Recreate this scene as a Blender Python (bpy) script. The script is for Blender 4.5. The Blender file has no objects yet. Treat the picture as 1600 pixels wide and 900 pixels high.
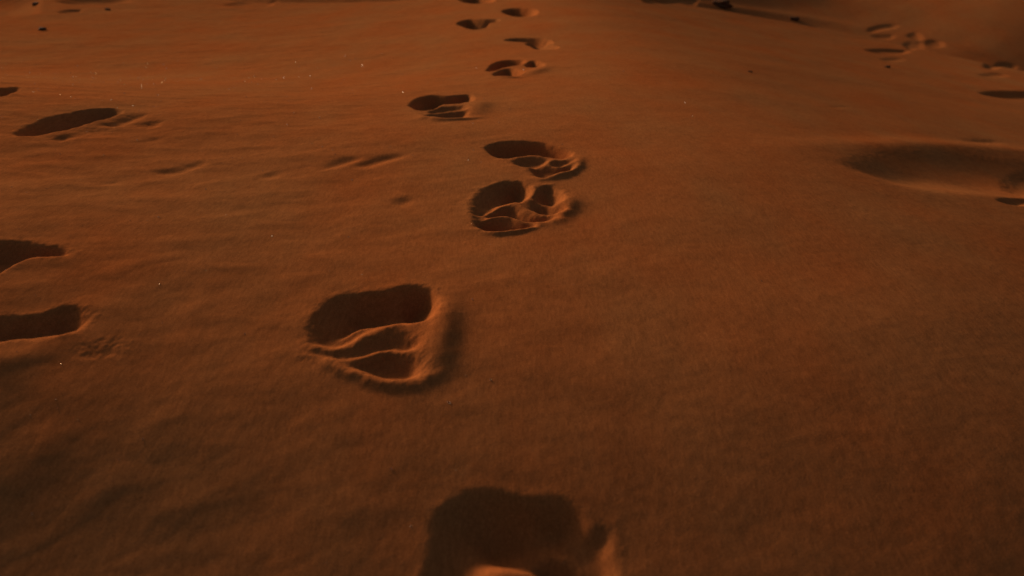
import bpy, math, random
import numpy as np
from mathutils import Vector

C = bpy.context.scene
COL = C.collection
rng = np.random.default_rng(7)
random.seed(7)

# ------------------------------------------------------------------ camera
CAM_H = 1.0
PITCH = math.radians(26.9)
FPX = 1255.0                       # focal length in pixels of a 1600 px wide frame
cam = bpy.data.cameras.new('camera')
camo = bpy.data.objects.new('camera', cam); COL.objects.link(camo)
camo.location = (0, 0, CAM_H)
camo.rotation_euler = (math.pi / 2 - PITCH, 0, 0)
cam.sensor_width = 36.0
cam.lens = FPX / 1600.0 * 36.0
cam.clip_start = 0.02
cam.clip_end = 3000
cam.dof.use_dof = True
cam.dof.focus_distance = 2.7
cam.dof.aperture_fstop = (cam.lens / 1000.0) / 0.012
C.camera = camo

# ------------------------------------------------------------------ light
SUN_EL = math.radians(15.5)
SUN_AZ = math.radians(41.0)        # degrees to the left of the view direction
S2 = np.array([-math.sin(SUN_AZ), math.cos(SUN_AZ)])    # towards the sun, on the ground
w = bpy.data.worlds.new('World'); C.world = w; w.use_nodes = True
wn = w.node_tree.nodes; wl = w.node_tree.links
bg = wn['Background']
sky = wn.new('ShaderNodeTexSky'); sky.sky_type = 'NISHITA'; sky.sun_disc = False
sky.sun_elevation = SUN_EL
sky.sun_rotation = -SUN_AZ
sky.altitude = 300; sky.air_density = 1.0; sky.dust_density = 4.0; sky.ozone_density = 0.6
wl.new(sky.outputs[0], bg.inputs[0])
bg.inputs[1].default_value = 0.05
sd = bpy.data.lights.new('sun', 'SUN'); so = bpy.data.objects.new('sun', sd); COL.objects.link(so)
sd.energy = 3.3; sd.angle = math.radians(8.0); sd.color = (1.0, 0.72, 0.47)
d = Vector((S2[0] * math.cos(SUN_EL), S2[1] * math.cos(SUN_EL), math.sin(SUN_EL)))
so.rotation_euler = d.to_track_quat('Z', 'Y').to_euler()
C.view_settings.view_transform = 'Standard'
C.view_settings.look = 'None'
C.view_settings.gamma = 1
C.view_settings.use_curve_mapping = False
C.view_settings.exposure = 0.22

# ------------------------------------------------------------------ materials
def sand_material(name):
    m = bpy.data.materials.new(name); m.use_nodes = True
    n = m.node_tree.nodes; l = m.node_tree.links
    b = n['Principled BSDF']
    geo = n.new('ShaderNodeNewGeometry')
    def noise(scale, detail, rough=0.5, stretch=None, rot=0):
        t = n.new('ShaderNodeTexNoise'); t.inputs['Scale'].default_value = scale
        t.inputs['Detail'].default_value = detail; t.inputs['Roughness'].default_value = rough
        if stretch:
            mp = n.new('ShaderNodeMapping'); mp.inputs['Scale'].default_value = stretch
            mp.inputs['Rotation'].default_value = (0, 0, rot)
            l.new(geo.outputs['Position'], mp.inputs['Vector']); l.new(mp.outputs[0], t.inputs['Vector'])
        else:
            l.new(geo.outputs['Position'], t.inputs['Vector'])
        return t
    big = noise(1.7, 5, 0.6, (1, 0.55, 1), 0.35)
    r1 = n.new('ShaderNodeValToRGB')
    r1.color_ramp.elements[0].position = 0.32; r1.color_ramp.elements[0].color = (0.345, 0.095, 0.025, 1)
    r1.color_ramp.elements[1].position = 0.68; r1.color_ramp.elements[1].color = (0.320, 0.114, 0.035, 1)
    l.new(big.outputs['Fac'], r1.inputs['Fac'])
    grain = noise(330, 3, 0.7)
    r2 = n.new('ShaderNodeMapRange'); r2.inputs[1].default_value = 0.3; r2.inputs[2].default_value = 0.7
    r2.inputs[3].default_value = 0.72; r2.inputs[4].default_value = 1.28
    l.new(grain.outputs['Fac'], r2.inputs[0])
    mid = noise(14, 6, 0.65, (1, 0.6, 1), 0.5)
    r3 = n.new('ShaderNodeMapRange'); r3.inputs[1].default_value = 0.3; r3.inputs[2].default_value = 0.7
    r3.inputs[3].default_value = 0.93; r3.inputs[4].default_value = 1.07
    l.new(mid.outputs['Fac'], r3.inputs[0])
    mul = n.new('ShaderNodeMath'); mul.operation = 'MULTIPLY'
    l.new(r2.outputs[0], mul.inputs[0]); l.new(r3.outputs[0], mul.inputs[1])
    stk = noise(125, 3, 0.65, (1, 0.22, 1), -0.25)
    r4 = n.new('ShaderNodeMapRange'); r4.inputs[1].default_value = 0.3; r4.inputs[2].default_value = 0.7
    r4.inputs[3].default_value = 0.86; r4.inputs[4].default_value = 1.15
    l.new(stk.outputs['Fac'], r4.inputs[0])
    mul2 = n.new('ShaderNodeMath'); mul2.operation = 'MULTIPLY'
    l.new(mul.outputs[0], mul2.inputs[0]); l.new(r4.outputs[0], mul2.inputs[1]); mul = mul2
    vm = n.new('ShaderNodeVectorMath'); vm.operation = 'SCALE'
    l.new(r1.outputs['Color'], vm.inputs[0]); l.new(mul.outputs[0], vm.inputs['Scale'])
    l.new(vm.outputs[0], b.inputs['Base Color'])
    b.inputs['Roughness'].default_value = 0.8
    b.inputs['Specular IOR Level'].default_value = 0.0
    b.inputs['Diffuse Roughness'].default_value = 0.0
    # grain relief
    g2 = noise(260, 2, 0.6)
    bp = n.new('ShaderNodeBump'); bp.inputs['Strength'].default_value = 0.35; bp.inputs['Distance'].default_value = 0.0012
    l.new(g2.outputs['Fac'], bp.inputs['Height'])
    g3 = noise(38, 5, 0.62, (1, 0.55, 1), 0.5)
    bp2 = n.new('ShaderNodeBump'); bp2.inputs['Strength'].default_value = 0.20; bp2.inputs['Distance'].default_value = 0.0035
    l.new(g3.outputs['Fac'], bp2.inputs['Height']); l.new(bp.outputs[0], bp2.inputs['Normal'])
    l.new(bp2.outputs[0], b.inputs['Normal'])
    return m
SAND = sand_material('red_sand')

def stone_material(name, c0, c1):
    m = bpy.data.materials.new(name); m.use_nodes = True
    n = m.node_tree.nodes; l = m.node_tree.links; b = n['Principled BSDF']
    tc = n.new('ShaderNodeTexCoord')
    t = n.new('ShaderNodeTexNoise'); t.inputs['Scale'].default_value = 45; t.inputs['Detail'].default_value = 5
    l.new(tc.outputs['Object'], t.inputs['Vector'])
    r = n.new('ShaderNodeValToRGB'); r.color_ramp.elements[0].color = c0; r.color_ramp.elements[1].color = c1
    l.new(t.outputs['Fac'], r.inputs['Fac']); l.new(r.outputs['Color'], b.inputs['Base Color'])
    bp = n.new('ShaderNodeBump'); bp.inputs['Strength'].default_value = 0.6; bp.inputs['Distance'].default_value = 0.004
    l.new(t.outputs['Fac'], bp.inputs['Height']); l.new(bp.outputs[0], b.inputs['Normal'])
    b.inputs['Roughness'].default_value = 1.0; b.inputs['Specular IOR Level'].default_value = 0.05
    return m
STONE = stone_material('dark_stone', (0.06, 0.024, 0.010, 1), (0.13, 0.052, 0.022, 1))

# ------------------------------------------------------------------ terrain
def pnoise(x, y, seed):
    """gradient noise, vectorised; about -0.7 .. 0.7"""
    xi = np.floor(x).astype(np.int64); yi = np.floor(y).astype(np.int64)
    xf = x - xi; yf = y - yi
    u = xf * xf * xf * (xf * (xf * 6 - 15) + 10); v = yf * yf * yf * (yf * (yf * 6 - 15) + 10)
    def g(ix, iy, dx, dy):
        h = (ix * 374761393 + iy * 668265263 + seed * 144665) & 0xffffffff
        h = ((h ^ (h >> 13)) * 1274126177) & 0xffffffff
        a = ((h ^ (h >> 16)) & 0xffff) * (2 * math.pi / 65536)
        return np.cos(a) * dx + np.sin(a) * dy
    n00 = g(xi, yi, xf, yf); n10 = g(xi + 1, yi, xf - 1, yf)
    n01 = g(xi, yi + 1, xf, yf - 1); n11 = g(xi + 1, yi + 1, xf - 1, yf - 1)
    a = n00 + u * (n10 - n00); b = n01 + u * (n11 - n01)
    return a + v * (b - a)

def sstep(a, b, x):
    t = np.clip((x - a) / (b - a), 0, 1); return t * t * (3 - 2 * t)

# dune slope along the walking direction, shaped for its shading: steeper near the camera, tipping over towards the sun far off
_t = np.linspace(-8, 60, 6801)
_g = np.interp(_t, [-6, -2, 0.9, 1.15, 1.4, 1.7, 2.2, 3.0, 4.0, 9.0, 16.0], [0, 0.17, 0.235, 0.235, 0.18, 0.065, 0.03, -0.025, -0.05, -0.05, 0])
_k = np.exp(-0.5 * (np.arange(-40, 41) / 14.0) ** 2); _k /= _k.sum()
_g = np.convolve(np.pad(_g, 40, mode='edge'), _k, 'valid')
_f = np.concatenate([[0], np.cumsum((_g[1:] + _g[:-1]) / 2 * (_t[1] - _t[0]))])
_f -= np.interp(2.3, _t, _f)

# dune crest on the right: everything beyond it lies lower
CR = None       # found below from the unbroken slope
def crest_q(x, y):
    """signed distance beyond the crest: a smooth bent line"""
    c, l, n, k, a0, a1 = CR
    a = (x - c[0]) * l[0] + (y - c[1]) * l[1]; b = (x - c[0]) * n[0] + (y - c[1]) * n[1]
    ac = a0 + (a1 - a0) * 0.5 * (1 + np.tanh(2 * (a - a0) / (a1 - a0) - 1))
    return b - np.polyval(k, ac)

def splus(z, w): return w * np.logaddexp(0, z / w)
SHADE_SWELLS = [(-1.7, 1.75, 0.9, 0.75, 0.3, 0.06)]      # swell added to darken the lower left: (x, y, rx, ry, angle, height)
def base(x, y):
    x = np.asarray(x, float); y = np.asarray(y, float)
    h = np.interp(y, _t, _f)
    ts = x * S2[0] + y * S2[1]
    edge = 1 - sstep(14, 30, np.hypot(x, y))
    h = h - 0.225 * (splus(x - 0.95, 0.35) - splus(x - 7, 1.5)) * edge + 0.10 * (splus(-1.15 - x, 0.3) - splus(-9 - x, 1.5)) * edge * (1 - 0.5 * sstep(3, 8, y))  # side slopes turned from the sun to darken left and right
    h = h - 0.10 * sstep(3.4, 7.0, y) * (splus(0.9 - x, 0.6) - splus(-3.2 - x, 0.6)) * edge  # far left tipped sunwards to brighten it
    if CR is None: return h
    q = crest_q(x, y)
    amp = 0.02 + 0.20 * sstep(4.2, 6.5, y)
    qq = np.maximum(q, 0)
    near = 1 - sstep(4, 14, qq)
    qs = np.sqrt(qq * qq + 0.0064) - 0.08
    h = h - amp * (1 - np.exp(-qs / 0.45)) - near * (1 - np.exp(-qs / 0.35)) * 0.22 * (splus(5.6 - ts, 0.4) - splus(-2 - ts, 1.0)) * sstep(3.6, 5.6, y) + near * 0.13 * splus(qq - 1.6, 0.3)
    h = h + near * 0.05 * np.exp(-((qq - 1.9) / 0.35) ** 2) + near * 0.05 * np.exp(-((qq - 3.6) / 0.5) ** 2)
    for (cx, cy, rx, ry, an, hh) in SHADE_SWELLS:
        ca, sa = math.cos(an), math.sin(an)
        u = ((x - cx) * ca + (y - cy) * sa) / rx; v = (-(x - cx) * sa + (y - cy) * ca) / ry
        h = h + hh * np.exp(-(u * u + v * v))
    # long dunes out to the horizon
    far = sstep(12, 60, np.hypot(x, y))
    h = h + far * 2.2 * pnoise(x / 70 + 3.1, y / 45 + 1.7, 5) + far * 0.5 * pnoise(x / 19, y / 14, 6)
    return h

def detail(x, y):
    """wind-worked relief too small to matter for placing things"""
    r = math.radians(18); ca, sa = math.cos(r), math.sin(r)
    u = x * ca + y * sa; v = -x * sa + y * ca
    left = sstep(1.2, -1.5, x)
    h = 0.016 * pnoise(u * 0.9 + 7, v * 1.5 + 3, 11)
    h += 0.0060 * pnoise(u * 2.3, v * 2.9, 12) * (0.6 + 0.9 * left)
    n3 = pnoise(u * 5.0 + 5, v * 7.0, 13)
    h += 0.0040 * n3 * (0.5 + 1.3 * left)
    n4 = pnoise(u * 7 + 0.7 * n3, v * 11, 17)
    h += 0.0042 * np.maximum(n4, 0) * (0.10 + 1.6 * left) 
    h += 0.0010 * pnoise(u * 15, v * 18, 14) * (0.7 + 0.5 * left)
    h += 0.0006 * pnoise(u * 33, v * 42, 15)
    return h * 0.62

def ray_ground(px, py):
    """where the line of sight of the 1600 x 900 photograph meets the terrain"""
    cx = (px - 800) / FPX; cy = (450 - py) / FPX
    d = np.array([cx, math.cos(PITCH) + cy * math.sin(PITCH), -math.sin(PITCH) + cy * math.cos(PITCH)])
    ts = np.geomspace(0.4, 60, 1500)
    z = CAM_H + ts * d[2]; g = base(ts * d[0], ts * d[1])
    k = int(np.argmax(z < g))
    a, b = ts[k - 1], ts[k]
    for _ in range(25):
        m = (a + b) / 2
        if CAM_H + m * d[2] < float(base(m * d[0], m * d[1])): b = m
        else: a = m
    return np.array([b * d[0], b * d[1]])

_p = np.array([ray_ground(*p) for p in [(960,-4),(1040,4),(1120,14),(1200,25),(1300,44),(1380,66),(1450,88),(1520,102),(1600,114),(1750,145)]])
_l = _p[-1] - _p[0]; _l /= np.hypot(*_l); _n = np.array([-_l[1], _l[0]]); _n *= np.sign(_n[0])
_a = (_p - _p[4]) @ _l; _b = (_p - _p[4]) @ _n
CR = (_p[4], _l, _n, np.polyfit(_a, _b, 2), _a.min() - 1.0, _a.max() + 1.0)

def G(pts): return np.array([ray_ground(*p) for p in pts])

def curve(P, closed, n=10):
    N = len(P); out = []
    for i in range(N if closed else N - 1):
        if closed: p0, p1, p2, p3 = P[(i - 1) % N], P[i], P[(i + 1) % N], P[(i + 2) % N]
        else: p0, p1, p2, p3 = P[max(i - 1, 0)], P[i], P[i + 1], P[min(i + 2, N - 1)]
        for k in range(n):
            t = k / n
            out.append(0.5 * ((2 * p1) + (-p0 + p2) * t + (2 * p0 - 5 * p1 + 4 * p2 - p3) * t * t + (-p0 + 3 * p1 - 3 * p2 + p3) * t ** 3))
    if not closed: out.append(P[-1])
    return np.array(out)

def seg_dist(X, Y, L, closed):
    """distance to a polyline and the offset to its nearest point"""
    best = np.full(X.shape, 1e9); ox = np.zeros(X.shape); oy = np.zeros(X.shape); par = np.zeros(X.shape)
    N = len(L)
    cum = np.concatenate([[0], np.cumsum(np.hypot(*np.diff(L, axis=0).T))]) if not closed else np.zeros(N + 1)
    for i in range(N if closed else N - 1):
        a = L[i]; b = L[(i + 1) % N]; ab = b - a; q = ab @ ab + 1e-12
        t = np.clip(((X - a[0]) * ab[0] + (Y - a[1]) * ab[1]) / q, 0, 1)
        dx = a[0] + t * ab[0] - X; dy = a[1] + t * ab[1] - Y; dd = dx * dx + dy * dy
        m = dd < best; best[m] = dd[m]; ox[m] = dx[m]; oy[m] = dy[m]
        if not closed: par[m] = (cum[i] + t[m] * math.sqrt(q)) / cum[-1]
    return (np.sqrt(best), ox, oy) if closed else (np.sqrt(best), ox, oy, np.sin(math.pi * (0.06 + 0.88 * par)) ** 0.8)

def inside(X, Y, L):
    c = np.zeros(X.shape, bool); N = len(L)
    for i in range(N):
        a = L[i]; b = L[(i + 1) % N]
        if a[1] == b[1]: continue
        m = (a[1] > Y) != (b[1] > Y)
        c ^= m & (X < (b[0] - a[0]) * (Y - a[1]) / (b[1] - a[1]) + a[0])
    return c

def blur(A, s):
    if s < 0.4: return A
    r = int(3 * s + 1); k = np.exp(-0.5 * (np.arange(-r, r + 1) / s) ** 2); k /= k.sum()
    P = np.pad(A, r, mode='edge')
    B = sum(k[i] * P[i:i + A.shape[0], :] for i in range(2 * r + 1))
    return sum(k[i] * B[:, i:i + A.shape[1]] for i in range(2 * r + 1))

class Stamp:
    """height change of one impression on a local grid of the ground"""
    def __init__(s, name, label, cat, group, pools, ridges=(), mounds=(), soft=0.009, rim=0.003, sink=0.0):
        s.name, s.label, s.cat, s.group = name, label, cat, group
        PL = [curve(G(p[0]), True, 6) for p in pools]
        RL = [curve(G(p[0]), False, 6) for p in ridges]
        ML = [curve(G(p[0]), False, 6) for p in mounds]
        allp = np.concatenate(PL + RL + ML)
        s.c = np.concatenate(PL).mean(0)
        scale = max(1.0, math.hypot(*s.c) / 2.2)
        mg = 0.16 + 0.02 * scale
        lo = allp.min(0) - mg; hi = allp.max(0) + mg
        res = 0.0035 * scale
        nx, ny = (int((hi[0] - lo[0]) / res) + 2, int((hi[1] - lo[1]) / res) + 2)
        s.lo, s.res = lo, res
        xs = lo[0] + np.arange(nx) * res; ys = lo[1] + np.arange(ny) * res
        X, Y = np.meshgrid(xs, ys)
        # ragged, hand-made outlines
        wx = 0.008 * pnoise(X * 14, Y * 14, 31) + 0.004 * pnoise(X * 40, Y * 40, 32); wy = 0.008 * pnoise(X * 14, Y * 14, 33) + 0.004 * pnoise(X * 40, Y * 40, 34)
        Xw, Yw = X + wx, Y + wy
        Z = np.zeros(X.shape); ID = np.zeros(X.shape, np.int16)
        reg = np.zeros(X.shape, bool)
        for k, p in enumerate(pools):
            D = p[1]; opt = p[2] if len(p) > 2 else {}
            wf = 1.3 * opt.get('wf', 1.1 * D + 0.004); wnr = (0.62 if opt.get('rim', 1) == 0 else 0.85) * opt.get('wn', 3.2 * D + 0.01)
            dd, ox, oy = seg_dist(Xw, Yw, PL[k], True); ins = inside(Xw, Yw, PL[k])
            cs = (ox * 0.70 + oy * 0.71) / (dd + 1e-9)
            mixv = np.clip(0.5 + 0.5 * cs, 0, 1) ** 1.3
            W = wnr + (wf - wnr) * blur(mixv, 0.010 / res)
            a = np.clip((np.where(ins, dd, -dd) + 0.005) / W, 0, 1); a = a * (1.6 - 0.6 * a)          # steep at the lip, flattening to the floor
            z = -D * a
            z = blur(z, max(soft, opt.get('soft', 0)) / res)
            Z = Z + z
            near_lip = np.exp(-(np.where(ins, dd * 0.55, dd) / 0.030) ** 2)
            CR_ = np.maximum(CR_, near_lip * opt.get('crumb', 1.0)) if k else near_lip * opt.get('crumb', 1.0)
            if opt.get('rim', rim) > 0:
                R = np.exp(-(np.where(ins, dd * 1.6, dd) / 0.016) ** 2) * opt.get('rim', rim)
                Z = Z + blur(R * (0.6 + 0.8 * pnoise(X * 9, Y * 9, 40 + k)), soft / res)
            if opt.get('id', True): ID[ins & (ID == 0)] = 2 + k
            reg |= ins | (dd < 0.028 * scale ** 0.5)
        for k, p in enumerate(ridges):                              # thin crests: height, width, lee width
            h, wd = p[1], p[2]; wl_ = p[3] if len(p) > 3 else wd * 0.5
            dd, ox, oy, tp = seg_dist(Xw, Yw, RL[k], False)
            cs = (ox * S2[0] + oy * S2[1]) / (dd + 1e-9)             # nearest crest point lies towards the sun: lee side
            lee = blur((cs > 0).astype(float), 0.004 / res)
            W = wd + (wl_ - wd) * lee
            Z = Z + blur(h * tp * np.exp(-(dd / W) ** 2), 0.006 / res)
            reg |= dd < wd * 1.2
        for k, p in enumerate(mounds):
            h, wd = p[1], p[2]; wl_ = p[3] if len(p) > 3 else wd
            dd, ox, oy, tp = seg_dist(Xw, Yw, ML[k], False)
            cs = (ox * S2[0] + oy * S2[1]) / (dd + 1e-9)
            lee = blur(np.clip(0.5 + 0.5 * cs, 0, 1), 0.012 / res)
            W = wd + (wl_ - wd) * lee
            Z = Z + blur(h * 0.40 * tp * np.exp(-(dd / W) ** 2), 0.01 / res)
            mm = dd < wd * 1.0
            ID[mm & (ID == 0)] = 1000 + k; reg |= mm
        # slumped, crumbly sand on the walls and lips
        if s.name != 'g':
            lump = pnoise(X * 30 + 9, Y * 30, 51)
            Z = Z + CR_ * (0.0030 * lump + 0.0022 * np.maximum(pnoise(X * 55, Y * 55 + 4, 52), -0.1) + 0.0014 * pnoise(X * 105, Y * 105, 53))
        edge = np.minimum(np.minimum(X - lo[0], xs[-1] - X), np.minimum(Y - lo[1], ys[-1] - Y))
        Z *= sstep(0, 0.06, edge)
        s.Z, s.ID, s.reg = Z, ID, reg
        s.nx, s.ny = nx, ny
    def sample(s, x, y):
        fx = (x - s.lo[0]) / s.res; fy = (y - s.lo[1]) / s.res
        m = (fx >= 0) & (fy >= 0) & (fx < s.nx - 1.001) & (fy < s.ny - 1.001)
        idx = np.nonzero(m)[0]; fx = fx[idx]; fy = fy[idx]
        ix = fx.astype(int); iy = fy.astype(int); u = fx - ix; v = fy - iy; Z = s.Z
        z = (Z[iy, ix] * (1 - u) + Z[iy, ix + 1] * u) * (1 - v) + (Z[iy + 1, ix] * (1 - u) + Z[iy + 1, ix + 1] * u) * v
        return idx, z
    def ids(s, x, y):
        fx = (x - s.lo[0]) / s.res + .5; fy = (y - s.lo[1]) / s.res + .5
        m = (fx >= 0) & (fy >= 0) & (fx < s.nx) & (fy < s.ny)
        idx = np.nonzero(m)[0]; ix = fx[idx].astype(int); iy = fy[idx].astype(int)
        return idx, s.ID[iy, ix], s.reg[iy, ix]

TRAIL = 'footprints of the middle trail'
LEFT = 'old footprints on the left'
RIGHT = 'old footprints on the right'
ST = []
def fp(label, group, pools, **k): ST.append(Stamp('footprint', label, 'footprint', group, pools, **k))

fp('deep blurred footprint cut by the bottom edge of the photo, with a lit floor', TRAIL, [
    ([(676,860),(682,815),(706,786),(745,774),(790,777),(830,785),(868,784),(898,796),(914,822),(924,832),(936,828),(947,826),(954,844),(956,870),(962,905),(930,950),(850,985),(750,985),(684,950),(668,905)], 0.056, {'wn': 0.26, 'wf': 0.05, 'crumb': .32}),
    ([(836,874),(860,872),(892,884),(915,902),(900,918),(860,905)], 0.014, {'rim': 0, 'wn': .03})],
    ridges=[([(832,858),(852,852),(880,860),(905,876),(930,893)], 0.034, 0.034, 0.022)], mounds=[([(735,925),(775,908),(815,905),(850,925)], 0.125, 0.055, 0.05)], soft=0.011)
fp('large footprint with three dark layered hollows left of centre, second from the bottom', TRAIL, [
    ([(484,532),(489,498),(510,476),(540,462),(572,460),(602,457),(632,450),(662,452),(681,463),(685,481),(677,498),(655,507),(625,509),(600,514),(575,524),(552,537),(530,545),(505,543),(488,538)], 0.066, {'wn': 0.24, 'wf': 0.04, 'crumb': .8}),
    ([(488,548),(515,553),(545,549),(572,535),(602,525),(630,526),(650,534),(656,545),(640,550),(600,550),(575,557),(545,563),(515,562),(492,556)], 0.020, {'rim': 0, 'wn': 0.05, 'wf': .024, 'soft': .012}),
    ([(528,566),(558,565),(585,557),(605,553),(636,555),(654,566),(660,582),(650,592),(625,597),(600,594),(575,587),(550,579)], 0.028, {'rim': 0, 'wn': .06, 'wf': .032, 'soft': .012})],
    ridges=[([(526,526),(552,514),(584,502)], 0.018, 0.020, 0.014),
            ([(520,546),(550,534),(580,517),(610,511),(650,509)], 0.005, 0.020, 0.016),
            ([(520,564),(560,562),(590,552),(630,551),(655,552)], 0.006, 0.014, 0.008),
            ([(488,553),(515,571),(545,584),(580,597),(615,603),(650,602),(682,590)], 0.010, 0.030, 0.016)],
    mounds=[([(702,468),(695,500),(688,540),(684,580)], 0.040, 0.050, 0.036)])
fp('round footprint with a small separate toe hollow, wavy inner ridges and a raised right rim', TRAIL, [
    ([(738,330),(742,308),(760,292),(790,283),(815,284),(829,291),(831,301),(822,311),(800,315),(780,319),(762,327),(748,333)], 0.060, {'wn': 0.22, 'wf': 0.04}),
    ([(834,308),(840,297),(853,289),(870,293),(881,307),(876,318),(858,318),(842,313)], 0.042, {'wn': .09}),
    ([(760,332),(785,320),(805,321),(825,331),(852,336),(874,339),(862,341),(835,343),(815,341),(795,335),(770,334)], 0.034, {'rim': 0, 'wn': .04}),
    ([(747,346),(765,342),(790,342),(812,349),(840,353),(825,356),(800,360),(775,363),(752,356)], 0.042, {'rim': 0, 'wn': .05}),
    ([(745,330),(770,318),(830,312),(870,322),(878,332),(850,350),(780,362),(748,352)], 0.012, {'rim': 0, 'wn': .03, 'id': False}),
    ([(830,319),(850,317),(874,322),(884,329),(862,333),(845,329)], 0.020, {'rim': 0, 'wn': .02})],
    ridges=[([(760,328),(780,320),(805,315),(830,326),(855,333),(880,330)], 0.008, 0.016, 0.010),
            ([(752,341),(775,338),(800,339),(820,346),(848,350)], 0.014, 0.014, 0.009),
            ([(745,358),(770,365),(800,363),(832,355),(850,347)], 0.012, 0.026, 0.014)],
    mounds=[([(890,305),(888,322),(872,338),(850,350)], 0.038, 0.050, 0.032)])
fp('wide footprint with one long dark slot above three small stepped hollows', TRAIL, [
    ([(761,231),(775,223),(800,221),(835,222),(865,228),(886,235),(893,240),(880,244),(850,242),(830,241),(810,243),(790,246),(772,241)], 0.060, {'wn': .05, 'wf': .03}),
    ([(803,252),(825,246),(855,247),(852,255),(830,260),(812,258)], 0.024, {'rim': 0, 'wn': .05}),
    ([(862,252),(880,250),(897,250),(885,257),(862,258)], 0.018, {'rim': 0, 'wn': .04}),
    ([(830,263),(845,257),(870,260),(898,258),(896,267),(870,273),(850,278),(838,272)], 0.030, {'rim': 0, 'wn': .06}),
    ([(842,242),(865,244),(890,243),(880,248),(860,247)], 0.010, {'rim': 0, 'wn': .03})],
    ridges=[([(835,279),(860,279),(885,272),(903,263),(907,248)], 0.014, 0.035, 0.018)])
fp('footprint with a round mound of pushed-up sand at its right end', TRAIL, [
    ([(642,164),(655,153),(675,149),(700,150),(730,148),(739,153),(733,160),(715,163),(690,164),(672,171),(655,172)], 0.070, {'wn': .07, 'wf': .045}),
    ([(672,176),(688,168),(725,167),(728,172),(700,174)], 0.020, {'rim': 0, 'wn': .05}),
    ([(665,180),(692,177),(727,175),(730,180),(715,184),(690,183),(672,184)], 0.026, {'rim': 0, 'wn': .06})],
    ridges=[([(650,178),(675,186),(700,188),(730,186),(752,183)], 0.012, 0.035, 0.018)],
    mounds=[([(752,157),(748,168),(740,180)], 0.032, 0.085, 0.05)])
fp('oval footprint with a small toe pit and a shaded bank on its right side', TRAIL, [
    ([(762,110),(772,99),(790,94),(815,94),(819,98),(805,102),(785,105),(770,110)], 0.080, {'wn': .07, 'wf': .045}),
    ([(822,101),(832,95),(848,99),(845,104),(830,105)], 0.070, {'wn': .07, 'wf': .045}),
    ([(772,117),(785,108),(800,107),(817,112),(808,118),(790,120)], 0.055, {'rim': 0, 'wn': .08, 'wf': .04})],
    ridges=[([(770,121),(795,122),(815,121)], 0.012, 0.04, 0.022)],
    mounds=[([(857,104),(840,111),(820,118)], 0.034, 0.075, 0.05)])
fp('thin slot-like footprint with a darker heel on its lower right', TRAIL, [
    ([(789,62),(805,59),(840,59),(858,62),(862,67),(845,67),(820,65),(800,64)], 0.085, {'wn': .08, 'wf': .05}),
    ([(822,67),(845,66),(860,69),(872,73),(866,77),(840,77),(832,73)], 0.055, {'wn': .12, 'wf': .06})])
fp('dark wedge-shaped footprint left of the trail line, pointing right', TRAIL, [
    ([(715,36),(730,30),(755,30),(778,30),(776,34),(765,36),(757,44),(740,46),(722,41)], 0.120, {'wn': .12, 'wf': .07})])
fp('small flat oval footprint near the top edge, right of the trail line', TRAIL, [
    ([(785,17),(800,13),(830,14),(839,18),(835,24),(815,26),(798,24)], 0.125, {'wn': .16, 'wf': .08})])
fp('farthest footprint, half cut off by the top edge of the photo', TRAIL, [
    ([(718,-2),(740,-8),(770,-5),(769,3),(745,6),(725,3)], 0.120, {'wn': .16, 'wf': .08})])

fp('long tilted lens-shaped footprint with small dents at its lower right', LEFT, [
    ([(24,211),(40,198),(70,186),(110,176),(150,170),(180,170),(190,176),(165,185),(135,194),(95,205),(60,211),(35,213)], 0.060, {'wn': .10}),
    ([(160,196),(180,189),(200,183),(218,179),(228,181),(208,188),(190,195),(170,198)], 0.020, {'rim': 0, 'soft': .020, 'wn': .05}),
    ([(83,218),(100,213),(119,211),(112,217),(95,221)], 0.015, {'rim': 0, 'soft': .015, 'wn': .04}),
    ([(216,197),(240,190),(254,190),(238,198)], 0.014, {'rim': 0, 'soft': .02, 'wn': .05}),
    ([(122,206),(150,202),(170,206),(140,211)], 0.007, {'rim': 0, 'soft': .03, 'wn': .06})])
fp('pointed dark footprint cut by the left edge, upper of the two', LEFT, [
    ([(-70,400),(-30,378),(20,375),(60,380),(85,384),(110,394),(80,398),(45,399),(15,411),(-20,428),(-70,430)], 0.045, {'wn': .06})])
fp('blunt dark footprint with a lit bank below it, cut by the left edge', LEFT, [
    ([(-70,508),(-20,498),(20,492),(60,490),(90,480),(112,475),(128,484),(131,500),(115,514),(80,519),(40,524),(0,529),(-70,532)], 0.042, {'wn': .06}),
    ([(130,546),(150,538),(185,533),(188,541),(160,548)], 0.010, {'rim': 0, 'wn': .06, 'wf': .05, 'soft': .02})],
    mounds=[([(-60,566),(-10,566),(25,562),(60,549),(95,533)], 0.024, 0.05, 0.05)], soft=0.012)
fp('short dark footprint at the left edge, above the long lens-shaped one', LEFT, [
    ([(-35,150),(-20,140),(10,137),(30,136),(20,144),(0,150)], 0.05, {'wn': .09})])

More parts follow.
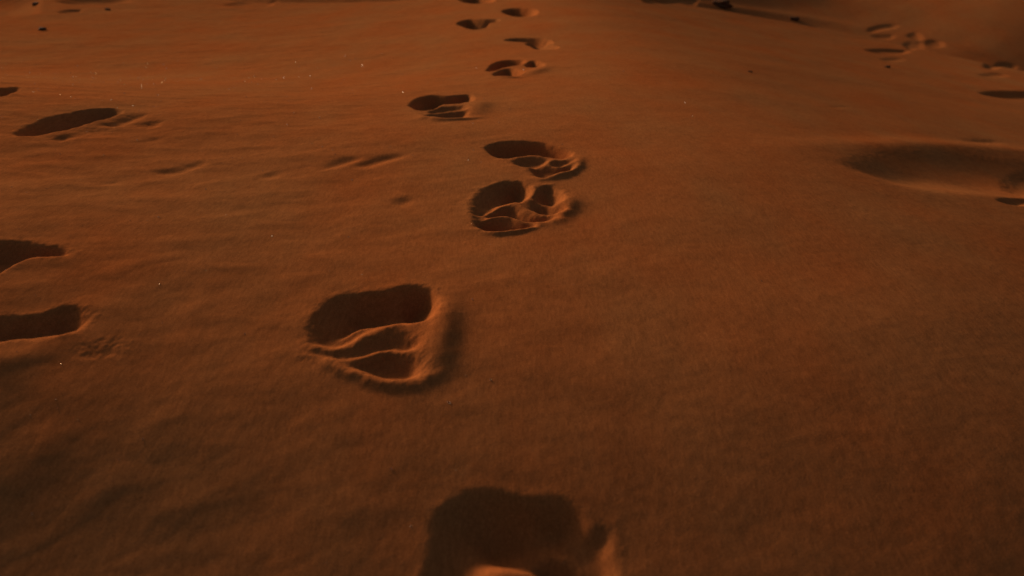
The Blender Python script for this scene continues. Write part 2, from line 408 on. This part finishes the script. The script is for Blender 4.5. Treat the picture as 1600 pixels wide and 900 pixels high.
SOFT = dict(soft=0.034)
fp('thin dark slot footprint cut by the right edge, above the wide soft hollow', RIGHT, [
    ([(1536,147),(1555,143),(1620,143),(1670,148),(1620,154),(1570,153)], 0.05, {'wn': .09})], **SOFT)
fp('faint thin scratch-like print just above the wide soft hollow', RIGHT, [
    ([(1505,221),(1530,218),(1562,220),(1560,224),(1530,224)], 0.012, {'wn': .04, 'rim': .002})], **SOFT)
fp('shallow dark slot print with a fainter dent below, beside the dune crest', RIGHT, [
    ([(1354,79),(1370,76),(1412,78),(1418,82),(1385,84)], 0.032, {'wn': .09}),
    ([(1378,93),(1395,90),(1412,91),(1402,96),(1385,96)], 0.012, {'wn': .08, 'rim': 0})], **SOFT)
fp('ring-shaped shallow print in the shaded ground behind the dune crest', RIGHT, [
    ([(1355,48),(1370,40),(1395,38),(1404,42),(1390,45),(1368,50)], 0.026, {'wn': .12}),
    ([(1362,56),(1378,55),(1398,55),(1392,61),(1375,61)], 0.020, {'wn': .12, 'rim': 0})], **SOFT)
fp('pair of joined dark dents in the shaded ground right of the ring-shaped print', RIGHT, [
    ([(1417,56),(1428,50),(1440,56),(1440,63),(1428,62)], 0.024, {'wn': .12}),
    ([(1444,68),(1455,62),(1472,65),(1474,73),(1455,74)], 0.026, {'wn': .12}),
    ([(1412,70),(1430,66),(1442,71),(1430,77),(1416,75)], 0.02, {'wn': .12, 'rim': 0})], **SOFT)
fp('narrow dark slot print near the right edge where the crest fades', RIGHT, [
    ([(1538,103),(1560,100),(1590,103),(1585,107),(1555,107)], 0.032, {'wn': .09}),
    ([(1530,118),(1555,114),(1575,118),(1555,121)], 0.014, {'wn': .09, 'rim': 0})], **SOFT)
ST.append(Stamp('sand_hollow', 'wide soft dark hollow under a lit wind-cut lip at the right edge', 'hollow', None, [
    ([(1318,256),(1340,246),(1400,238),(1480,240),(1560,246),(1640,252),(1720,270),(1700,300),(1620,312),(1540,303),(1460,298),(1400,287),(1340,268)], 0.046, {'wn': .30, 'wf': .30, 'soft': .05, 'crumb': 0.5}),
    ([(1572,275),(1600,262),(1660,262),(1680,285),(1620,300),(1580,292)], 0.015, {'rim': 0, 'wn': .12, 'wf': .08, 'soft': .03})], rim=0, soft=0.02, mounds=[([(1230,232),(1330,228),(1440,228),(1560,234),(1680,244)], 0.04, 0.13, 0.11)]))

# unnamed wind relief that belongs to the ground itself
GR = []
def wind(pools, **k): GR.append(Stamp('g', '', '', None, pools, **k))
wind([([(503,264),(525,252),(545,247),(565,248),(545,256),(522,263)], 0.013, {'wn': .06}),
      ([(553,260),(575,250),(600,243),(640,240),(622,247),(600,254),(575,261)], 0.016, {'wn': .06}),
      ([(405,278),(425,270),(441,271),(425,278)], 0.010, {'wn': .04})], rim=.001, soft=.018)
wind([([(240,268),(275,262),(300,256),(320,248),(322,257),(290,268),(255,274)], 0.008, {'wn': .06}),
      ([(140,290),(170,283),(190,280),(175,288)], 0.006, {'wn': .05}),
      ([(215,222),(240,216),(260,212),(240,221)], 0.006, {'wn': .05})], rim=.001, soft=.014)
wind([([(610,316),(630,308),(645,312),(632,320)], 0.008, {'wn': .05})], mounds=[([(612,306),(640,305)], 0.008, 0.04, .03)], soft=.014, rim=0)
wind([([(-70,26),(0,25),(50,23),(62,15),(50,-8),(-70,-18)], 0.16, {'wn': .5, 'wf': .35, 'soft': .02}),
      ([(90,20),(105,15),(128,15),(118,21)], 0.03, {'wn': .1}),
      ([(85,2),(130,-6),(200,-4),(200,3),(150,6),(110,6)], 0.07, {'wn': .3, 'wf': .25, 'soft': .06})], rim=0)
wind([([(345,8),(375,2),(430,0),(425,8),(385,12)], 0.025, {'wn': .25, 'soft': .02})], rim=0)
wind([([(1005,3),(1020,-4),(1080,-3),(1090,4),(1050,6)], 0.06, {'wn': .2})], rim=0)
wind([([(1290,168),(1310,164),(1330,167),(1310,170)], 0.002, {'wn': .06}),
      ([(1560,312),(1590,306),(1620,312),(1600,320),(1575,318)], 0.018, {'wn': .05})], rim=0)
wind([([(-60,236),(0,232),(90,226),(130,228),(60,238),(0,248),(-60,250)], 0.009, {'wn': .12, 'wf': .10})], rim=0, soft=.03)

# ------------------------------------------------------------------ one fine sheet for the ground
near_rows = np.concatenate([np.linspace(-6, 0.2, 22), np.linspace(0.25, 0.50, 12)])
fine = 0.505 * 1.0027 ** np.arange(int(math.log(26 / 0.505) / math.log(1.0027)))
farr = fine[-1] * 1.035 ** np.arange(1, 98)
rows = np.concatenate([near_rows, fine, farr])
uf = np.arange(-0.82, 0.8201, 0.00165)
uo = 0.82 + 0.0022 * (1.09 ** np.arange(1, 82) - 1) / 0.09 * 1.0
uo = uo[uo < 14]
us = np.concatenate([-uo[::-1], uf, uo])
sc = np.maximum(rows, 0.35) + 0.30
R, U = len(rows), len(us)
X = (us[None, :] * sc[:, None]).ravel(); Y = np.repeat(rows, U)
Z = base(X, Y) + detail(X, Y) * (1 - sstep(20, 60, np.hypot(X, Y)))
for s in ST + GR:
    i, z = s.sample(X, Y); Z[i] += z
V = np.stack([X, Y, Z], 1)
r = np.arange(R - 1)[:, None] * U + np.arange(U - 1)[None, :]; r = r.ravel()
F = np.stack([r, r + 1, r + 1 + U, r + U], 1)
# vertex normals of the whole sheet, so that the pieces meet without a seam
Pg = V.reshape(R, U, 3)
du = np.gradient(Pg, axis=1); dv = np.gradient(Pg, axis=0)
NRM = np.cross(du, dv); NRM /= np.linalg.norm(NRM, axis=2, keepdims=True); NRM = NRM.reshape(-1, 3)
fc = V[F].mean(1)
owner = np.zeros(len(F), np.int32); part = np.zeros(len(F), np.int32)
for k, s in enumerate(ST):
    i, ids, reg = s.ids(fc[:, 0], fc[:, 1])
    m = reg & (owner[i] == 0)
    owner[i[m]] = k + 1; part[i[m]] = ids[m]

def sheet(name, fsel, parent=None, origin=(0, 0, 0)):
    f = F[fsel]; vi, inv = np.unique(f, return_inverse=True); f = inv.reshape(f.shape)
    me = bpy.data.meshes.new(name)
    v = V[vi] - np.array(origin)
    me.vertices.add(len(v)); me.vertices.foreach_set('co', v.astype(np.float32).ravel())
    me.loops.add(f.size); me.loops.foreach_set('vertex_index', f.astype(np.int32).ravel())
    me.polygons.add(len(f)); me.polygons.foreach_set('loop_start', (np.arange(len(f)) * 4).astype(np.int32))
    me.polygons.foreach_set('loop_total', np.full(len(f), 4, np.int32))
    me.update(calc_edges=True)
    me.polygons.foreach_set('use_smooth', np.ones(len(f), bool))
    me.normals_split_custom_set_from_vertices(NRM[vi].astype(np.float32))
    me.materials.append(SAND)
    o = bpy.data.objects.new(name, me); COL.objects.link(o)
    if parent: o.parent = parent
    else: o.location = origin
    return o

g = sheet('ground', np.nonzero(owner == 0)[0]); g['kind'] = 'structure'
for k, s in enumerate(ST):
    sel = owner == k + 1
    if not sel.any(): continue
    org = (float(s.c[0]), float(s.c[1]), float(base(s.c[0], s.c[1])))
    rimf = np.nonzero(sel & (part == 0))[0]
    root = sheet(s.name, rimf, None, org)
    root['label'] = s.label; root['category'] = s.cat
    if s.group: root['group'] = s.group
    for pid in np.unique(part[sel]):
        if pid == 0: continue
        f = np.nonzero(sel & (part == pid))[0]
        if len(f) < 6:
            continue
        sheet('hollow' if pid < 1000 else 'sand_mound', f, root, org)

# ------------------------------------------------------------------ stones and glinting grains
def height(x, y):
    x = np.atleast_1d(np.asarray(x, float)); y = np.atleast_1d(np.asarray(y, float))
    z = base(x, y) + detail(x, y)
    for s in ST + GR:
        i, dz = s.sample(x, y); z[i] += dz
    return z

def stone(px, py, wpx, label, flat=0.6, seed=1):
    p = ray_ground(px, py); dist = math.hypot(p[0], p[1]); zc = p[1] * math.cos(PITCH) + CAM_H * math.sin(PITCH)
    r0 = wpx / FPX * zc / 2
    import bmesh
    bm = bmesh.new(); bmesh.ops.create_icosphere(bm, subdivisions=4, radius=1)
    co = np.array([v.co for v in bm.verts])
    n = pnoise(co[:, 0] * 1.3 + seed * 3.3, co[:, 1] * 1.3 + co[:, 2] * 1.7, seed) * 0.55 + pnoise(co[:, 0] * 4 + seed, co[:, 1] * 4 + co[:, 2] * 3, seed + 5) * 0.14
    for v, k in zip(bm.verts, n):
        c = v.co * (1 + float(k))
        c.z = max(min(c.z, 0.75), -0.6)
        v.co = Vector((c.x * r0, c.y * r0 * 0.8, c.z * r0 * flat))
    me = bpy.data.meshes.new('stone'); bm.to_mesh(me); bm.free()
    for q in me.polygons: q.use_smooth = True
    me.materials.append(STONE)
    o = bpy.data.objects.new('stone', me); COL.objects.link(o)
    o.location = (p[0], p[1], float(height(p[0], p[1])[0]) + r0 * flat * 0.25)
    o.rotation_euler = (0, 0, seed * 1.3)
    o['label'] = label; o['category'] = 'stone'; o['group'] = 'small dark stones lying on the sand'
stone(66, 47, 13, 'small dark stone on lit sand near the top left corner', seed=1)
stone(1240, 31, 15, 'small dark stone on the right dune crest line', seed=2)
stone(1386, 106, 11, 'small dark stone below the slot print beside the right dune crest', seed=3)
stone(1127, 9, 34, 'largest dark stone, long and low behind the right dune crest', flat=0.5, seed=4)
stone(168, 15, 9, 'tiny brown stone near the top edge, left part', seed=5)
stone(55, 3, 13, 'dark stone in the shaded hollow of the top left corner', seed=6)
stone(1172, 113, 7, 'tiny stone alone on the smooth sand right of the trail', seed=7)

# pale glinting grains strewn on the sand: far too many to count
gm = bpy.data.materials.new('pale_grain'); gm.use_nodes = True
gb = gm.node_tree.nodes['Principled BSDF']; gb.inputs['Base Color'].default_value = (0.75, 0.55, 0.36, 1)
gb.inputs['Roughness'].default_value = 0.25; gb.inputs['Transmission Weight'].default_value = 0.8
N = 1500
yy = 1.0 + 6.5 * rng.random(N) ** 0.9; xx = (rng.random(N) ** 1.2 * 1.0 - 0.66) * (yy * 0.95 + 0.3)
keep = rng.random(N) < np.clip(1.0 - 1.1 * (xx / yy + 0.55), 0.08, 1)
xx, yy = xx[keep], yy[keep]; zz = height(xx, yy); N = len(xx)
rr = (0.0005 + 0.0015 * rng.random(N) ** 5) * (0.6 + 0.35 * yy)
oct_ = np.array([(1,0,0),(0,1,0),(-1,0,0),(0,-1,0),(0,0,1),(0,0,-1)], float)
of = np.array([(0,1,4),(1,2,4),(2,3,4),(3,0,4),(1,0,5),(2,1,5),(3,2,5),(0,3,5)])
an = rng.random(N) * 6.28
vs = []
for k in range(N):
    c, q = math.cos(an[k]), math.sin(an[k])
    p = oct_ * rng.uniform(0.6, 1.3, (6, 1)) * rr[k]
    p = np.stack([p[:, 0] * c - p[:, 1] * q, p[:, 0] * q + p[:, 1] * c, p[:, 2] * 0.8], 1)
    vs.append(p + (xx[k], yy[k], zz[k] + rr[k] * 0.4))
me = bpy.data.meshes.new('pale_sand_grains')
me.from_pydata(np.concatenate(vs).tolist(), [], np.concatenate([of + 6 * k for k in range(N)]).tolist())
me.materials.append(gm)
o = bpy.data.objects.new('pale_sand_grains', me); COL.objects.link(o)
o['kind'] = 'stuff'; o['label'] = 'tiny pale glinting grains strewn over the red sand, mostly on the left'; o['category'] = 'sand grains'
